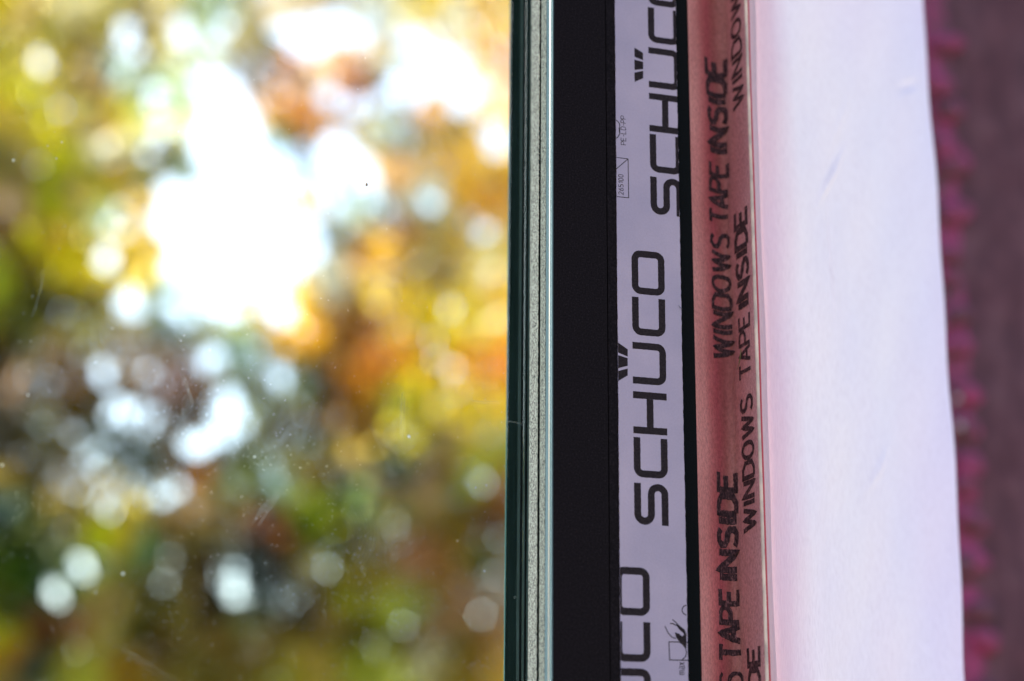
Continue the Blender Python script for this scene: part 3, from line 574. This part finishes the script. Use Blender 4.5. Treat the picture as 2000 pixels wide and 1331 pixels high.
# region of each tree in the view: centre px, centre py, half width, half height, distance, leaf size
TREES = [
 ('autumn_tree', 'yellow green tree at the upper left of the pane, left of the bright sky gap', 90, 250, 300, 430, 9.5, .060, 'trees beyond the pane', 'tree'),
 ('autumn_tree', 'tree with pale peach leaves against the bright sky at the top of the pane', 640, 130, 420, 330, 11.5, .060, 'trees beyond the pane', 'tree'),
 ('autumn_tree', 'orange and golden leaved tree beside the dark window edge, right of the sky gap', 860, 600, 330, 330, 10.2, .060, 'trees beyond the pane', 'tree'),
 ('autumn_tree', 'blue green tree with round sky glints, left below the bright sky gap', 300, 780, 330, 260, 10.8, .055, 'trees beyond the pane', 'tree'),
 ('garden_shrub', 'dark olive shrub in the lower left corner of the pane', 130, 1200, 330, 260, 8.2, .055, 'shrubs beyond the pane', 'shrub'),
 ('garden_shrub', 'brown and green shrub at the bottom middle of the pane', 500, 1200, 300, 300, 8.8, .055, 'shrubs beyond the pane', 'shrub'),
 ('garden_shrub', 'moss green shrub in the lower right of the pane by the dark window edge', 900, 1150, 330, 330, 9.2, .055, 'shrubs beyond the pane', 'shrub'),
]
N = 175000
px = rng.uniform(MX0, MX1, N); py = rng.uniform(MY0, MY1, N)
sc_ = np.stack([((px-t[2])/t[4])**2+((py-t[3])/t[5])**2 for t in TREES], 1)+rng.normal(0, .22, (N, len(TREES)))
who = sc_.argmin(1)
dist = np.array([t[6] for t in TREES])[who]+rng.normal(0, .28, N)
size = np.array([t[7] for t in TREES])[who]*rng.uniform(.7, 1.5, N)
dirs = fw[None]*F+rt[None]*(px-1000)[:, None]-upv[None]*(py-665.5)[:, None]
cen = cm+dirs*((dist-cm[1])/dirs[:, 1])[:, None]
ax = rng.normal(size=(N, 3)); ax /= np.linalg.norm(ax, axis=1)[:, None]
bx = np.cross(ax, rng.normal(size=(N, 3))); bx /= np.linalg.norm(bx, axis=1)[:, None]
L = size[:, None]
quad = np.stack([cen-ax*L*.5, cen+bx*L*.33-ax*L*.05, cen+ax*L*.5, cen-bx*L*.33-ax*L*.05], 1)
keep = np.ones(N, bool)
test = np.concatenate([quad, quad.mean(1, keepdims=True), (quad+np.roll(quad, -1, 1))/2], 1)
tpx, tpy = project(test.reshape(-1, 3)); tpx = tpx.reshape(N, -1); tpy = tpy.reshape(N, -1)
for hx, hy, hr in holes: keep &= ~((((tpx-hx)**2+(tpy-hy)**2) < hr*hr).any(1))
keep &= cen[:, 2] > .05
base_col = colour_at(px, py)
keep &= rng.random(N) < np.interp(base_col[:, 2]/(base_col.max(1)+.02), [.08, .75], [.78, .5])
col = base_col*LEAFK*np.exp(rng.normal(0, .12, (N, 1)))
col = np.clip(col, 0, .95)
def leaf_mesh(name, idx, parent):
    me = bpy.data.meshes.new(name); n = len(idx); me.vertices.add(4*n); me.vertices.foreach_set('co', quad[idx].astype(np.float32).ravel())
    me.loops.add(4*n); me.loops.foreach_set('vertex_index', np.arange(4*n, dtype=np.int32)); me.polygons.add(n)
    me.polygons.foreach_set('loop_start', np.arange(0, 4*n, 4, dtype=np.int32)); me.update(calc_edges=True)
    a = me.color_attributes.new('leaf_colour', 'FLOAT_COLOR', 'POINT'); c = np.ones((n, 4, 4), np.float32); c[:, :, :3] = col[idx][:, None, :]; a.data.foreach_set('color', c.ravel())
    me.materials.append(M_LEAF); o = bpy.data.objects.new(name, me); C.objects.link(o); o.parent = parent; return o
def limb(vv, ff, a, b, ra, rb, n=8, seg=5, bend=.12):
    a = Vector(a); b = Vector(b); base = len(vv); t = (b-a).normalized(); e1 = t.orthogonal().normalized(); e2 = t.cross(e1); off = (e1*random.uniform(-1, 1)+e2*random.uniform(-1, 1))*(b-a).length*bend
    for i in range(seg+1):
        f = i/seg; p = a.lerp(b, f)+off*math.sin(math.pi*f); r = ra+(rb-ra)*f
        for k in range(n): vv.append(p+(e1*math.cos(2*math.pi*k/n)+e2*math.sin(2*math.pi*k/n))*r)
    for i in range(seg):
        for k in range(n): ff.append((base+i*n+k, base+i*n+(k+1) % n, base+(i+1)*n+(k+1) % n, base+(i+1)*n+k))
def clear(P):
    a, b = project(np.array([P])); return not (((holes[:, 0]-a[0])**2+(holes[:, 1]-b[0])**2) < (holes[:, 2]+10)**2).any()
for k, (nm, lab, cx, cy, hw, hh, ds, lsz, grp, cat) in enumerate(TREES):
    e = empty(nm, (0, 0, 0), lab, cat, grp); idx = np.where(keep & (who == k))[0]
    leaf_mesh('crown', idx, e)
    c0 = cen[idx].mean(0); vv, ff = [], []
    tree_like = nm == 'autumn_tree'
    base = (c0[0], c0[1]+.25, 0); top = (c0[0]+random.uniform(-.2, .2), c0[1]+.25, c0[2]*(.75 if tree_like else .5))
    limb(vv, ff, base, top, .13 if tree_like else .05, .06 if tree_like else .03, bend=.04)
    for q in rng.choice(idx, 26):
        P = cen[q]
        if not clear(P) or not clear((np.array(top)+P)/2): continue
        s = Vector(base).lerp(Vector(top), random.uniform(.6, 1)); limb(vv, ff, s, P, .022, .006, 6, 4)
    meshobj('trunk', vv, ff, M_BARK, e, True)
    print(nm, len(idx), c0)

# the row of trees goes on to both sides of what the pane shows
def side_tree(cx, cz, hw, hh, y0, cols, lab):
    n = 9000; e = empty('autumn_tree', (0, 0, 0), lab, 'tree', 'trees beyond the pane')
    d = rng.normal(size=(n, 3)); d /= np.linalg.norm(d, axis=1)[:, None]; r = rng.random((n, 1))**.4
    c = np.array([cx, y0, cz])+d*r*np.array([hw, 1.3, hh])*(1+.18*np.sin(d[:, :1]*9+d[:, 2:]*7)); a = rng.normal(size=(n, 3)); a /= np.linalg.norm(a, axis=1)[:, None]
    b = np.cross(a, rng.normal(size=(n, 3))); b /= np.linalg.norm(b, axis=1)[:, None]; L = .17*rng.uniform(.7, 1.4, (n, 1))
    q = np.stack([c-a*L*.5, c+b*L*.33-a*L*.05, c+a*L*.5, c-b*L*.33-a*L*.05], 1); px_, _ = project(q.reshape(-1, 3)); px_ = px_.reshape(n, 4)
    q = q[((px_.max(1) < -190) | (px_.min(1) > 1130)) & (q[:, :, 2].min(1) > .05)]; n = len(q)
    me = bpy.data.meshes.new('crown'); me.from_pydata(q.reshape(-1, 3).tolist(), [], np.arange(4*n).reshape(n, 4).tolist()); me.update()
    at = me.color_attributes.new('leaf_colour', 'FLOAT_COLOR', 'POINT'); k = np.ones((n, 4, 4), np.float32); k[:, :, :3] = np.array(cols)[rng.integers(0, len(cols), n)][:, None, :]; at.data.foreach_set('color', k.ravel())
    me.materials.append(M_LEAF); o = bpy.data.objects.new('crown', me); C.objects.link(o); o.parent = e
    vv, ff = [], []; limb(vv, ff, (cx, y0, 0), (cx+.1, y0, cz), .14, .07, bend=.03)
    for _ in range(10): limb(vv, ff, (cx, y0, cz*random.uniform(.5, .95)), (cx+random.uniform(-.7, .7)*hw, y0+random.uniform(-.6, .6), cz+random.uniform(-.5, .7)*hh), .04, .012, 6, 4)
    meshobj('trunk', vv, ff, M_BARK, e, True)
OLIVE = [(.20, .19, .03), (.12, .13, .02), (.30, .26, .04), (.10, .07, .03)]; GOLD = [(.60, .36, .03), (.45, .20, .02), (.30, .26, .04), (.14, .10, .04)]
for cx, cz, hw, hh, cols, lab in ((-3.6, 2.6, 2.2, 2.7, OLIVE, 'olive green tree beyond the pane, outside the left edge of the photo'),
                                  (-7.6, 2.5, 2.3, 2.5, GOLD, 'golden tree beyond the pane, farthest outside the left edge'),
                                  (6.4, 2.7, 2.1, 2.8, GOLD, 'golden leaved tree hidden behind the dark window frame'),
                                  (10.2, 2.6, 2.3, 2.6, OLIVE, 'olive green tree hidden behind the white membrane')):
    side_tree(cx, cz, hw, hh, 14.5, cols, lab)
